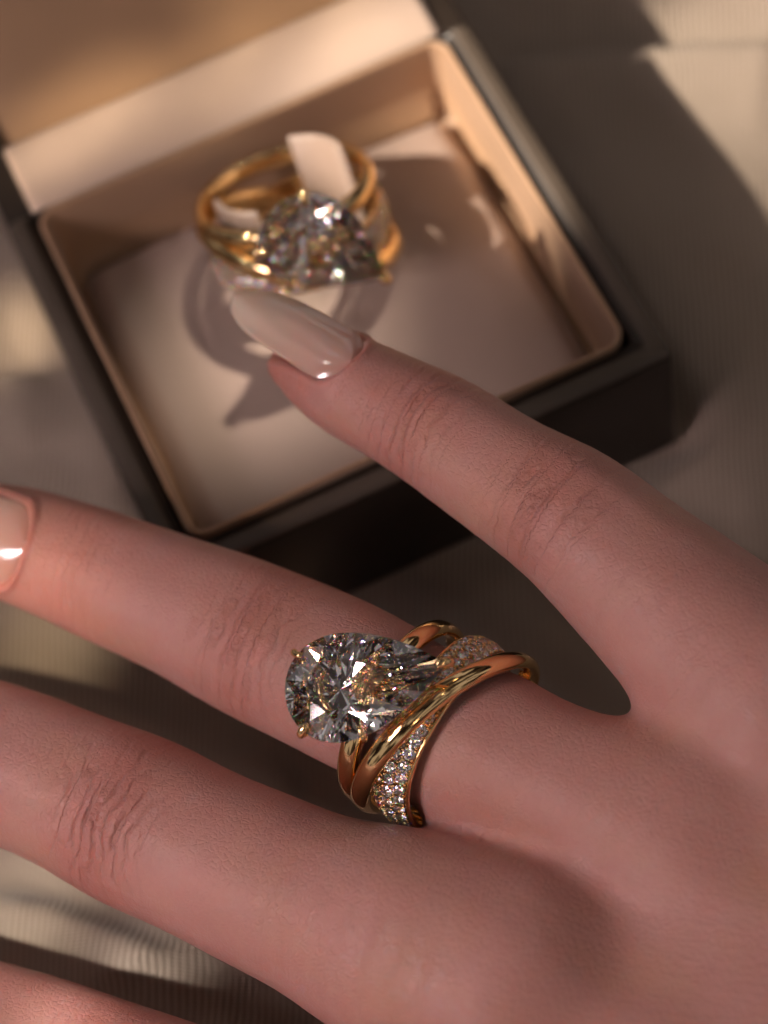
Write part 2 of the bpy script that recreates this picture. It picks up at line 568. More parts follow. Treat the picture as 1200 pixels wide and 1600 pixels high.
def build_box():
    box = empty('ring_box', (BW / 2, BD / 2, 0))
    tag(box, 'open dark brown leather ring box lined with cream satin, lying on the ribbed cloth', 'jewellery box')
    off = Vector((BW / 2, BD / 2, 0))

    def fix(o):
        o.location = -off
        return o
    yb = BD + 0.06
    # outer shell: outside wall, rounded edge, flat rim, small step down to the liner
    O = lambda d, r: rrect(-BM - d, -BM - d, BW + BM + d, yb + d * 0, r)
    rim = [(O(0.022, .12), BH - 0.05), (O(0.004, .11), BH - 0.004), (O(-0.05, .10), BH + 0.016), (O(-0.20, .09), BH + 0.021), (O(-0.236, .08), BH + 0.004), (O(-0.25, .08), BH - 0.03)]
    fix(loft('rim', rim, M_RIM, box))
    rings = [(O(0.0, .10), 0.03), (O(0.03, .12), 0.08), (O(0.03, .12), BH - 0.14), (O(0.025, .12), BH - 0.07),
             (O(0.0, .11), BH - 0.02), (O(-0.05, .10), BH), (O(-0.20, .09), BH + 0.005), (O(-0.235, .08), BH - 0.012),
             (O(-0.25, .08), BH - 0.035)]
    inner = lambda d, r: rrect(-BM - d, -BM - d, BW + BM + d, yb, r)
    rings += [(rrect(-0.09, -0.09, BW + 0.09, yb, .12), BH - 0.03), (rrect(-0.085, -0.085, BW + 0.085, yb, .12), BH - 0.10),
              (rrect(-0.08, -0.08, BW + 0.08, yb, .12), BH - 0.5)]
    rings += [(rrect(-0.08, -0.08, BW + 0.08, yb, .12), 0.2)]
    fix(loft('body', rings, M_LEATHER, box, cap_top=True, cap_bottom=True))
    # liner: a padded lip that stands just proud of the rim and runs down the well
    L = lambda d, r: rrect(-d, -d, BW + d, BD + d, r)
    lip = [(L(0.045, .30), BH - 0.12), (L(0.048, .30), BH + 0.01), (L(0.04, .29), BH + 0.032), (L(0.015, .27), BH + 0.042),
           (L(-0.012, .25), BH + 0.032), (L(-0.024, .24), BH + 0.005), (L(-0.03, .24), BH - 0.1), (L(-0.07, .24), BH - 0.7),
           (L(-0.09, .24), 0.85)]
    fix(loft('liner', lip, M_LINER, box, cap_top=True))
    # cushion: pillow filling the well
    n = 60
    xs = np.linspace(0, 1, n); X, Y = np.meshgrid(xs, xs, indexing='ij')
    x0, y0, x1, y1 = 0.10, 0.10, BW - 0.13, BD - 0.16
    # map the square to a rounded square
    a = X * 2 - 1; b = Y * 2 - 1
    ee = 0.035
    PX = (x0 + x1) / 2 + (x1 - x0) / 2 * a * (1 - ee * b ** 6)
    PY = (y0 + y1) / 2 + (y1 - y0) / 2 * b * (1 - ee * a ** 6)
    edge = np.maximum(np.abs(a), np.abs(b))
    Z = 1.22 - 0.5 * np.clip((edge - 0.86) / 0.14, 0, 1) ** 2.6 + 0.10 * (1 - a ** 2) * (1 - b ** 2)
    Z += 0.012 * np.sin(PX * 2.1 + 0.5) * np.sin(PY * 1.7)
    cu = grid_mesh('cushion', np.stack([PX, PY, Z], -1))
    if cu.polygons[0].normal.z < 0: cu.flip_normals()
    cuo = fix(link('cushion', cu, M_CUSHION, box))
    # lid: shelf behind the well, then the upright padded lid
    ys = yb + 0.02
    ye = BD + SHELF
    lid_bm = bmesh.new()

    def bx(bm, x0, x1, y0, y1, z0, z1, M=None):
        vs = [bm.verts.new((x, y, z)) for x in (x0, x1) for y in (y0, y1) for z in (z0, z1)]
        for f in ((0, 1, 3, 2), (4, 6, 7, 5), (0, 4, 5, 1), (2, 3, 7, 6), (0, 2, 6, 4), (1, 5, 7, 3)):
            bm.faces.new([vs[i] for i in f])
        if M is not None:
            bmesh.ops.transform(bm, matrix=M, verts=vs)
        return vs
    bx(lid_bm, -BM, -0.05, ys, ye + .5, 0.12, BH + 0.01)
    bx(lid_bm, BW + 0.05, BW + BM, ys, ye + .5, 0.12, BH + 0.01)
    bx(lid_bm, -0.05, BW + 0.05, ye + 0.3, ye + 0.5, 0.12, BH - .02)
    T = Matrix.Translation((0, ye - 0.13, BH - 0.03)) @ Matrix.Rotation(math.radians(-40), 4, 'X')
    bx(lid_bm, -BM, BW + BM, 0.26, 0.44, 0, 6.4, T)
    bx(lid_bm, -BM, -0.08, 0.0, 0.26, 0.03, 6.4, T)
    bx(lid_bm, BW + 0.08, BW + BM, 0.0, 0.26, 0.03, 6.4, T)
    bx(lid_bm, -0.08, BW + 0.08, 0.0, 0.26, 6.1, 6.4, T)
    me = bpy.data.meshes.new('lid')
    bmesh.ops.recalc_face_normals(lid_bm, faces=lid_bm.faces)
    lid_bm.to_mesh(me); lid_bm.free()
    lid = fix(link('lid', me, M_LEATHER, box, smooth=False))
    bv = lid.modifiers.new('b', 'BEVEL'); bv.width = 0.05; bv.segments = 3
    # shelf: satin pad, gently padded, rolls up into the crease
    U = np.linspace(0, 1, 50); prof = []
    for v in np.linspace(0, 1, 26):
        y = BD + 0.055 + v * (SHELF - 0.02)
        z = BH + 0.035 * math.sin(math.pi * min(1, v * 8) / 2) - 0.02 + 0.05 * math.sin(math.pi * v)
        if v > 0.9: z -= 0.05 * ((v - 0.9) / 0.1) ** 2
        prof.append((y, z))
    P = np.array([[(-0.055 + u * (BW + 0.11), y, z + 0.02 * math.sin(u * 9 + y) * 0.4) for (y, z) in prof] for u in U])
    # skirts so the pad is solid
    P[:, 0, 2] -= 0.08
    sh = grid_mesh('lid_shelf_pad', P)
    if sh.polygons[30].normal.z < 0: sh.flip_normals()
    so = link('shelf_pad', sh, M_SATIN, lid)
    sol = so.modifiers.new('s', 'SOLIDIFY'); sol.thickness = 0.12; sol.offset = -1
    # lid panel: satin, slightly bulged, with piping-like fold at its foot
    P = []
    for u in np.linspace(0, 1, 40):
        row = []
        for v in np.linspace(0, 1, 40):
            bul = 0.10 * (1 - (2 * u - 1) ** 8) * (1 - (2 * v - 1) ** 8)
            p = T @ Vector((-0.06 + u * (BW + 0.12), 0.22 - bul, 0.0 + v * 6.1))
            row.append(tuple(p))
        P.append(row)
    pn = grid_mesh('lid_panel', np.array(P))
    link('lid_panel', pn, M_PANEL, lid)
    # brass hinge barrels at both ends of the seam
    for x in (0.2 - BM, BW + BM - 0.2):
        V, F = tube([(x - .14, yb + .01, BH - .30), (x - .12, yb + .01, BH - .30), (x + .12, yb + .01, BH - .30), (x + .14, yb + .01, BH - .30)], [.02, .05, .05, .02], 12)
        link('hinge', mesh('hinge', V, F), M_GOLD, lid)
    return box


box = build_box()


# ------------------------------------------------------------------ gems
def pear_outline(th, L, W):
    mm = 0.95
    pk = max(abs(math.sin(q) * math.sin(q / 2) ** mm) for q in np.linspace(0, math.pi, 400))
    x = L / 2 * math.cos(th)
    y = W / 2 * math.sin(th) * abs(math.sin(th / 2)) ** mm / pk
    return x, y


def brilliant(outline, n, hc, hp, table=0.54, star=0.77, low=0.30, cx=0.0, girdle=0.03, keel=0.0, jit=0.0):
    """a brilliant cut. outline(theta)->(x, y); returns V, F (triangles, outward)."""
    V = []

    def add(x, y, z):
        V.append((x, y, z)); return len(V) - 1

    def P(a, s, z):
        x, y = outline(2 * math.pi * a / n)
        return add(cx + (x - cx) * s, y * s, z)
    Tk = [P(k, table, hc) for k in range(n)]
    Sk = [P(k + .5, star, hc * 0.60) for k in range(n)]
    m4 = 4 * n
    G = [P(k / 4, 1, 0) for k in range(m4)]
    G2 = [P(k / 4, 1, -girdle) for k in range(m4)]
    Lk = []
    for k in range(n):
        x, y = outline(2 * math.pi * (k + .5) / n)
        jx, jy = (rng.normal(0, jit), rng.normal(0, jit)) if jit else (0, 0)
        deep = 0.97 + keel * max(0, math.cos(2 * math.pi * (k + .5) / n))
        Lk.append(add(cx + (x - cx) * low + jx, y * low + jy, -girdle - hp * (1 - low) * deep))
    C = add(cx, 0, -girdle - hp)
    F = [tuple(Tk)]
    for k in range(n):
        k1 = (k + 1) % n
        F.append((Tk[k], Sk[k], Tk[k1]))
        F += [(Tk[k], Sk[k - 1], G[4 * k]), (Tk[k], G[4 * k], Sk[k])]
        for q in range(4):
            g0, g1 = 4 * k + q, (4 * k + q + 1) % m4
            F += [(Sk[k], G[g0], G[g1]), (G[g0], G2[g0], G2[g1], G[g1]), (G2[g0], Lk[k], G2[g1])]
        F += [(G2[4 * k], Lk[k - 1], C), (G2[4 * k], C, Lk[k])]
    F = [f for f in F if f]
    return V, F


def gem_mesh(name, V, F):
    me = mesh(name, V, F)
    bm = bmesh.new(); bm.from_mesh(me)
    bmesh.ops.recalc_face_normals(bm, faces=bm.faces)
    bm.to_mesh(me); bm.free()
    return me


# ------------------------------------------------------------------ the ring (local axes: x along the finger, y across, z up to the stone)
PEAR_L, PEAR_W = 1.90, 1.24
R0 = 1.10      # centre radius of the bands


def band_curve(kind, ph):
    """offset along the finger and radius at angle ph (0 = top, + = +y side)"""
    q = math.sin(ph)
    top = 0.5 + 0.5 * math.cos(ph)
    if kind == 'A':
        return -0.34 + 0.05 * q, R0 + 0.0
    if kind == 'B':
        s = 0.28 + 0.52 * math.sin(ph * 0.92 if abs(ph) < 1.7 else ph)
        s = 0.26 + 0.50 * q
        return s, R0 + 0.04 + 0.13 * math.exp(-((ph - 0.05) / 0.75) ** 2)
    s = 0.27 - 0.02 * q + 0.06 * math.sin(2 * ph)
    return s, R0 - 0.0


def band_frames(kind, n=180):
    ph = np.linspace(0, 2 * math.pi, n, endpoint=False)
    P = []
    for a in ph:
        w = a if a <= math.pi else a - 2 * math.pi
        s, r = band_curve(kind, w)
        P.append((s, r * math.sin(a), r * math.cos(a)))
    P = np.array(P)
    T = np.roll(P, -1, 0) - np.roll(P, 1, 0)
    T /= np.linalg.norm(T, axis=1)[:, None]
    Rd = np.stack([np.zeros(n), np.sin(ph), np.cos(ph)], 1)
    Rd -= (Rd * T).sum(1)[:, None] * T
    Rd /= np.linalg.norm(Rd, axis=1)[:, None]
    S = np.cross(T, Rd)
    return ph, P, T, Rd, S


def band_mesh(kind, hw, th):
    ph, P, T, Rd, S = band_frames(kind)
    m_ = 28
    V = np.zeros((len(ph), m_, 3))
    for j in range(m_):
        a = 2 * math.pi * j / m_
        c, s = math.cos(a), math.sin(a)
        y = (s * th if s > 0 else s * th * 0.55)
        x = hw * math.copysign(abs(c) ** 0.9, c)
        V[:, j] = P + S * x + Rd * y
    return grid_mesh('band', V, True, True)


def orient(loc, zdir, xdir=None):
    z = Vector(zdir).normalized()
    x = Vector(xdir) if xdir is not None else Vector((1, 0, 0.01))
    x = (x - z * x.dot(z)).normalized()
    y = z.cross(x)
    M = Matrix((x, y, z)).transposed().to_4x4()
    M.translation = Vector(loc)
    return M


def build_ring(label):
    ring = empty('diamond_ring')
    tag(ring, label, 'ring', 'matching gold rings with pear diamonds')
    bA = link('gold_band', band_mesh('A', 0.135, 0.10), M_GOLD, ring)
    bB = link('gold_band', band_mesh('B', 0.135, 0.11), M_GOLD, ring)
    bC = link('pave_band', band_mesh('C', 0.235, 0.022), M_GOLD, ring)
    # pave stones
    sV, sF = brilliant(lambda t: (math.cos(t), math.sin(t)), 6, 0.32, 0.8, girdle=0.04)
    stone = gem_mesh('pave_stone', sV, sF)
    stone.materials.append(M_DIAMOND)
    ph, P, T, Rd, S = band_frames('C', 720)
    arc = np.concatenate([[0], np.cumsum(np.linalg.norm(np.diff(P, axis=0), axis=1))])
    step = 0.158
    beads = []
    for row, off in enumerate((-0.140, 0.0, 0.140)):
        a0 = (step / 2 if row == 1 else 0)
        dist = a0
        while dist < arc[-1]:
            i = int(np.searchsorted(arc, dist)); i = min(i, 719)
            w = ph[i] if ph[i] <= math.pi else ph[i] - 2 * math.pi
            dist += step
            if abs(w) > 1.95: continue
            tilt = off / 0.23
            nrm = Rd[i] * math.sqrt(max(0.1, 1 - (0.62 * tilt) ** 2)) + S[i] * 0.62 * tilt
            h = 0.085 * math.sqrt(max(0, 1 - tilt ** 2))
            c = P[i] + S[i] * off + Rd[i] * (h + 0.004)
            o = bpy.data.objects.new('pave_stone', stone)
            scene.collection.objects.link(o)
            o.parent = bC
            sc = 0.076 * rng.uniform(0.95, 1.04)
            jit = rng.normal(0, 0.05, 3)
            o.matrix_local = orient(c, nrm + jit, T[i]) @ Matrix.Rotation(rng.uniform(0, 3), 4, 'Z') @ Matrix.Scale(sc, 4)
            # four tiny gold beads round each stone
            for q in (0.25, 0.75):
                for sg in (-1, 1):
                    ang = math.pi * 2 * q + sg * 0.8
                    b = c + (T[i] * math.cos(ang) + np.cross(nrm, T[i]) * math.sin(ang)) * 0.083 + nrm * 0.008
                    beads.append(b)
    # bead mesh (joined)
    ico = bmesh.new(); bmesh.ops.create_icosphere(ico, subdivisions=1, radius=0.017)
    bv = [tuple(v.co) for v in ico.verts]; bf = [tuple(v.index for v in f.verts) for f in ico.faces]; ico.free()
    V, F = merge([([(x + b[0], y + b[1], z + b[2]) for x, y, z in bv], bf) for b in beads])
    bd = link('setting_beads', mesh('setting_beads', V, F), M_GOLD, bC)
    bd['kind'] = 'stuff'
    # thin polished rails along both edges of the pave band
    for sg in (-1, 1):
        ph_, P2, T2, Rd2, S2 = band_frames('C')
        G = np.zeros((len(ph_), 8, 3))
        for j in range(8):
            a = 2 * math.pi * j / 8
            G[:, j] = P2 + S2 * (sg * 0.232 + 0.022 * math.cos(a)) + Rd2 * (0.012 + 0.036 * math.sin(a))
        link('edge_rail', grid_mesh('edge_rail', G, True, True), M_GOLD, bC)
    # the pear stone
    ang = math.radians(38)
    pc = Vector((-0.26, 0.24, R0 + 0.53))
    zd = Vector((0.10, 0.10, 1)).normalized()
    PM = orient(pc, zd, Vector((math.cos(ang), math.sin(ang), 0)))
    W_ = PEAR_W
    V, F = brilliant(lambda t: pear_outline(t, PEAR_L, W_), 11, 0.15 * W_, 0.43 * W_, table=0.50, star=0.77, low=0.37, cx=-0.33, girdle=0.022, keel=0.62, jit=0.012)
    V = [(x + (rng.normal(0, 0.004) if 0.0 > z > -0.4 * W_ and z < -0.05 else 0), y, z) for x, y, z in V]
    g = link('pear_diamond', gem_mesh('pear_diamond', V, F), M_DIAMOND, ring, smooth=False)
    g.matrix_local = PM
    # head: base rails following the outline under the girdle
    def rail(scale, z, r, name):
        pts = []
        for k in range(64):
            x, y = pear_outline(2 * math.pi * k / 64, PEAR_L * scale, W_ * scale)
            pts.append(Vector((x - 0.05 * (1 - scale) * 4 * 0.2, y, z)))
        P_ = np.array([tuple(PM @ p) for p in pts])
        V_ = []
        n_ = len(P_)
        Tn = np.roll(P_, -1, 0) - np.roll(P_, 1, 0); Tn /= np.linalg.norm(Tn, axis=1)[:, None]
        up = np.array(zd)
        G = np.zeros((n_, 8, 3))
        for i in range(n_):
            n1 = np.cross(Tn[i], up); n1 /= np.linalg.norm(n1)
            for j in range(8):
                a = 2 * math.pi * j / 8
                G[i, j] = P_[i] + r * (math.cos(a) * n1 + math.sin(a) * up)
        return link(name, grid_mesh(name, G, True, True), M_GOLD, ring)
    rail(0.93, -0.10, 0.024, 'setting_rail')
    rail(0.56, -0.36, 0.035, 'setting_rail')
    # claws
    for t_deg, rr_ in ((0, 0.055), (140, 0.042), (212, 0.046), (262, 0.032)):
        t_ = math.radians(t_deg)
        x, y = pear_outline(t_, PEAR_L, W_)
        o2 = np.array([x, y]); c2 = np.array([-0.2, 0])
        dr = (o2 - c2) / np.linalg.norm(o2 - c2)
        prof = [(-0.42, -0.46), (-0.20, -0.20), (0.015, -0.04), (0.035, 0.02), (0.0, 0.07), (-0.075, 0.095), (-0.11, 0.088)]
        rad = [0.9, 0.9, 1.0, 1.1, 1.1, 0.95, 0.4]
        pts = catmull([(*(o2 + dr * a), b) for a, b in prof], 4)
        rd = np.interp(np.linspace(0, 1, len(pts)), np.linspace(0, 1, len(rad)), rad) * rr_
        P_ = [tuple(PM @ Vector(p)) for p in pts]
        V_, F_ = tube(P_, rd, 10)
        link('claw', mesh('claw', V_, F_), M_GOLD, ring)
    # gallery post joining the head to the bands
    posts = []
    for (x, y) in ((-0.34, 0.10), (-0.30, 0.45), (0.05, 0.35), (-0.34, -0.15)):
        top = PM @ Vector((0, 0, -0.38))
        b0 = Vector((x, y, math.sqrt(max(0.01, R0 ** 2 - y * y)) + 0.0))
        posts.append(tube([tuple(b0), tuple(b0.lerp(top, .5)), tuple(top)], [0.06, 0.05, 0.05], 8))
    V_, F_ = merge(posts)
    link('setting_post', mesh('setting_post', V_, F_), M_GOLD, ring)
    return ring


def copy_tree(o, parent=None):
    c = o.copy()
    scene.collection.objects.link(c)
    if parent is not None:
        c.parent = parent
        c.matrix_parent_inverse = o.matrix_parent_inverse.copy()
    for ch in [q for q in scene.collection.objects if q.parent == o]:
        copy_tree(ch, c)
    return c


def frame_matrix(o, x, y, z):
    M = Matrix.Identity(4)
    for i in range(3):
        M[i][0], M[i][1], M[i][2], M[i][3] = x[i], y[i], z[i], o[i]
    return M


EX, EY, EZ = RR[0], -RR[1], -RR[2]      # viewer's right, up and towards-viewer directions

# ------------------------------------------------------------------ the hand
# finger paths: (photo x, photo y, height, half width in photo pixels)
PINKY = [(452, 548, 4.30, 42), (490, 572, 4.34, 66), (545, 603, 4.38, 80), (620, 640, 4.42, 87), (700, 684, 4.48, 94), (800, 752, 4.52, 103),
         (905, 820, 4.55, 116), (1000, 905, 4.40, 130), (1110, 1000, 4.25, 150), (1220, 1095, 4.15, 168)]
RINGF = [(-95, 812, 2.90, 48), (-50, 826, 2.92, 72), (20, 848, 3.0, 90), (110, 880, 3.05, 99), (190, 912, 3.12, 104), (300, 956, 3.22, 113), (430, 1015, 3.34, 125),
         (520, 1056, 3.40, 127), (660, 1128, 3.50, 128), (800, 1195, 3.58, 128), (920, 1248, 3.62, 134), (1060, 1300, 3.65, 150)]
MIDDLE = [(-330, 1090, 2.2, 52), (-280, 1105, 2.25, 84), (-190, 1130, 2.4, 105), (-60, 1168, 2.6, 118), (90, 1226, 2.8, 125), (215, 1284, 2.92, 136), (350, 1348, 3.0, 137),
          (500, 1416, 3.08, 148), (640, 1472, 3.2, 176), (800, 1535, 3.3, 196)]
INDEX = [(-420, 1480, 1.4, 55), (-370, 1495, 1.42, 85), (-260, 1530, 1.5, 105), (-120, 1585, 1.65, 112), (20, 1636, 1.8, 122), (170, 1690, 2.0, 128),
         (320, 1750, 2.2, 135), (480, 1815, 2.5, 150), (640, 1870, 2.7, 165)]
THUMB = [(-60, 2180, 0.9, 60), (-10, 2175, 0.95, 100), (110, 2150, 1.0, 125), (280, 2130, 1.1, 130), (440, 2140, 1.3, 140), (620, 2160, 1.6, 165), (800, 2150, 2.0, 200)]
KNUCKLES = [(1180, 1085, 3.85), (1040, 1320, 3.35), (880, 1580, 2.95), (720, 1870, 2.5)]


def w3(u, v, z, hw):
    p = at(u, v, z)
    return [*p, hw * depth(p) / FPX]


FINGERS = {}
JOINTS = {   # photo positions of finger joints (outer, middle) and how strongly they crease
    'pinky': [(690, 655, 0.9), (925, 775, 1.0)],
    'ringf': [(165, 905, 0.35), (425, 1015, 1.0)],
    'middle': [(-80, 1160, 0.6), (215, 1284, 1.25)],
    'index': [(-150, 1570, 0.6), (160, 1690, 1.0)],
    'thumb': [(200, 2140, 0.8)],
}
for nm, pts in (('pinky', PINKY), ('ringf', RINGF), ('middle', MIDDLE), ('index', INDEX), ('thumb', THUMB)):
    C_ = catmull([w3(*p) for p in pts], 4)
    s = np.concatenate([[0], np.cumsum(np.linalg.norm(np.diff(C_[:, :3], axis=0), axis=1))])
    if nm == 'ringf':      # the ring presses into the flesh
        ir = s[np.argmin(np.linalg.norm(C_[:, :3] - at(672, 1134, 3.5), axis=1))]
        C_[:, 3] *= 1 - 0.045 * np.exp(-((s - ir) / 0.45) ** 4) + 0.045 * np.exp(-((s - ir - 0.95) / 0.35) ** 2)
    js = []
    for (ju, jv, ja) in JOINTS[nm]:
        zz = np.interp(ju, [p[0] for p in pts], [p[2] for p in pts])
        q = at(ju, jv, zz)
        js.append((s[np.argmin(np.linalg.norm(C_[:, :3] - q, axis=1))], ja))
    FINGERS[nm] = (C_, s, js)


def chain_sdf(Pt, C_, margin=1.6):
    """distance to a chain of cone segments; far points get a large value"""
    d = np.full(len(Pt), 9.0)
    lo = (C_[:, :3] - C_[:, 3:4]).min(0) - margin; hi = (C_[:, :3] + C_[:, 3:4]).max(0) + margin
    idx0 = np.where(((Pt > lo) & (Pt < hi)).all(1))[0]
    if len(idx0) == 0: return d
    Q0 = Pt[idx0]
    dd = np.full(len(Q0), 9.0)
    for a, b in zip(C_[:-1], C_[1:]):
        r = max(a[3], b[3]) + margin
        lo = np.minimum(a[:3], b[:3]) - r; hi = np.maximum(a[:3], b[:3]) + r
        mk = ((Q0 > lo) & (Q0 < hi)).all(1)
        if not mk.any(): continue
        Q = Q0[mk]
        ab = b[:3] - a[:3]
        t = np.clip((Q - a[:3]) @ ab / (ab @ ab), 0, 1)
        dist = np.linalg.norm(Q - a[:3] - t[:, None] * ab, axis=1) - (a[3] + t * (b[3] - a[3]))
        dd[mk] = np.minimum(dd[mk], dist)
    d[idx0] = dd
    return d


def smin(a, b, k):
    h = np.clip(0.5 + 0.5 * (b - a) / k, 0, 1)
    return b * (1 - h) + a * h - k * h * (1 - h)


WRIST = at(1760, 1900, 2.6)
WEB = catmull([w3(705, 1320, 2.95, 46), w3(750, 1330, 3.1, 60), w3(810, 1350, 3.2, 74), w3(910, 1390, 3.25, 95)], 3)
PALM = []
for i, (u, v, z) in enumerate(KNUCKLES):
    k = at(u, v, z)
    r0 = (1.16, 1.20, 1.26, 1.26)[i]
    side = at(1760 - 80 * i, 1760 + 130 * i, 2.5)
    rw = 1.5
    mid = (k + side) / 2 + np.array([0, 0, 0.12])
    PALM.append(catmull([[*k, r0], [*mid, 1.45], [*side, rw]], 4))
arm_a = at(1640, 1930, 2.4); arm_b = at(2200, 2120, 2.6); arm_c = at(2900, 2350, 2.9)
PALM.append(catmull([[*arm_a, 1.75], [*arm_b, 1.8], [*arm_c, 2.4]], 5))
FOREARM = PALM[-1]


def hand_sdf(Pt):
    d = None
    palm = None
    for c in PALM:
        x = chain_sdf(Pt, c, 2.0)
        palm = x if palm is None else smin(palm, x, 0.9)
    for nm in ('pinky', 'ringf', 'middle', 'index', 'thumb'):
        x = chain_sdf(Pt, FINGERS[nm][0])
        d = x if d is None else smin(d, x, 0.12)
    d = smin(d, chain_sdf(Pt, WEB), 0.30)
    return smin(d, palm, 0.34)


def surface_nets(f, lo, hi, h):
    n = np.ceil((hi - lo) / h).astype(int) + 1
    ax = [lo[i] + h * np.arange(n[i]) for i in range(3)]
    G = np.stack(np.meshgrid(*ax, indexing='ij'), -1).reshape(-1, 3)
    val = f(G).reshape(n)
    ins = val < 0
    c = [slice(0, -1), slice(1, None)]
    cnt = sum(ins[c[i], c[j], c[k]].astype(int) for i in (0, 1) for j in (0, 1) for k in (0, 1))
    act = (cnt > 0) & (cnt < 8)
    cells = np.argwhere(act)
    ids = -np.ones(act.shape, int); ids[act] = np.arange(len(cells))
    acc = np.zeros((len(cells), 3)); num = np.zeros(len(cells))
    corners = [(i, j, k) for i in (0, 1) for j in (0, 1) for k in (0, 1)]
    for a in corners:
        for b in corners:
            if sum(abs(x - y) for x, y in zip(a, b)) != 1 or a > b: continue
            va = val[cells[:, 0] + a[0], cells[:, 1] + a[1], cells[:, 2] + a[2]]
            vb = val[cells[:, 0] + b[0], cells[:, 1] + b[1], cells[:, 2] + b[2]]
            mk = (va < 0) != (vb < 0)
            t = np.where(mk, va / np.where(mk, va - vb, 1), 0)
            p = np.array(a) + t[:, None] * (np.array(b) - np.array(a))
            acc[mk] += p[mk]; num[mk] += 1
    V = lo + h * (cells + acc / num[:, None])
    F = []
    for ax_ in range(3):
        sl0 = [slice(1, -1)] * 3; sl1 = [slice(1, -1)] * 3
        sl0[ax_] = slice(0, -1); sl1[ax_] = slice(1, None)
        A = ins[tuple(sl0)]; B = ins[tuple(sl1)]
        for flip, mk in ((False, A & ~B), (True, ~A & B)):
            e = np.argwhere(mk)
            if not len(e): continue
            off = np.ones(3, int); off[ax_] = 0
            e = e + off
            o1, o2 = [i for i in range(3) if i != ax_]
            if ax_ == 1: o1, o2 = o2, o1

            def g(d1, d2):
                q = e.copy(); q[:, o1] -= d1; q[:, o2] -= d2
                return ids[q[:, 0], q[:, 1], q[:, 2]]
            quad = np.stack([g(1, 1), g(0, 1), g(0, 0), g(1, 0)], 1)
            F.append(quad[:, ::-1] if flip else quad)
    return V, np.vstack(F)


def project(V, f, it=3, e=0.01):
    for _ in range(it):
        d = f(V)
        g = np.stack([(f(V + np.eye(3)[i] * e) - f(V - np.eye(3)[i] * e)) / (2 * e) for i in range(3)], 1)
        gn = np.linalg.norm(g, axis=1)[:, None] + 1e-6
        V = V - np.clip(d, -0.05, 0.05)[:, None] * g / np.maximum(gn, 0.5) ** 2
    return V


UPN = EZ * 0.92 + EY * 0.36
UPN = UPN / np.linalg.norm(UPN)
NAILS = [   # cuticle middle, tip, half width, facing
    (at(552, 598, 4.38) + UPN * 0.635, at(364, 476, 4.30) + UPN * 0.38, 0.42, UPN),
    (at(54, 858, 3.0) + EZ * 0.765, at(-170, 785, 2.9) + EZ * 0.66, 0.55, EZ),
    (at(-190, 1130, 2.4) + EZ * 0.86, at(-430, 1050, 2.2) + EZ * 0.66, 0.56, EZ),
    (at(-280, 1520, 1.5) + EZ * 0.84, at(-520, 1440, 1.4) + EZ * 0.66, 0.54, EZ),
    (at(60, 2160, 1.0) + EZ * 0.98, at(-190, 2195, .9) + EZ * 0.75, 0.62, EZ),
]


def seat_nails(V):
    """press the nail beds into the fingertips and raise the fold of skin round each nail"""
    out = np.zeros(len(V)); rd = np.zeros(len(V))
    for base, tip, hw, up in NAILS:
        T = tip - base; L = np.linalg.norm(T); T = T / L
        up = up - T * (up @ T); up /= np.linalg.norm(up)
        S = np.cross(T, up)
        q = V - base
        u = (q @ T) / L; x = (q @ S) / hw; z = q @ up
        near = (np.abs(x) < 1.6) & (u > -0.3) & (u < 1.0) & (z > -0.65)
        uu = np.maximum(0, (0.16 - u) / 0.16)
        e = np.sqrt(uu ** 2 * 0.9 + x ** 2) - 1
        e = np.where(u < 0.0, np.maximum(e, -u * L / hw), e)
        dd = e * hw
        fade = np.clip((0.8 - u) / 0.3, 0, 1)
        bump = 0.040 * np.exp(-((dd - 0.045) / 0.055) ** 2) * fade - 0.11 * np.clip(-dd / 0.06, 0, 1)
        out = np.where(near, bump, out)
        rd = np.where(near, np.exp(-((dd - 0.04) / 0.09) ** 2), rd)
    return out, rd


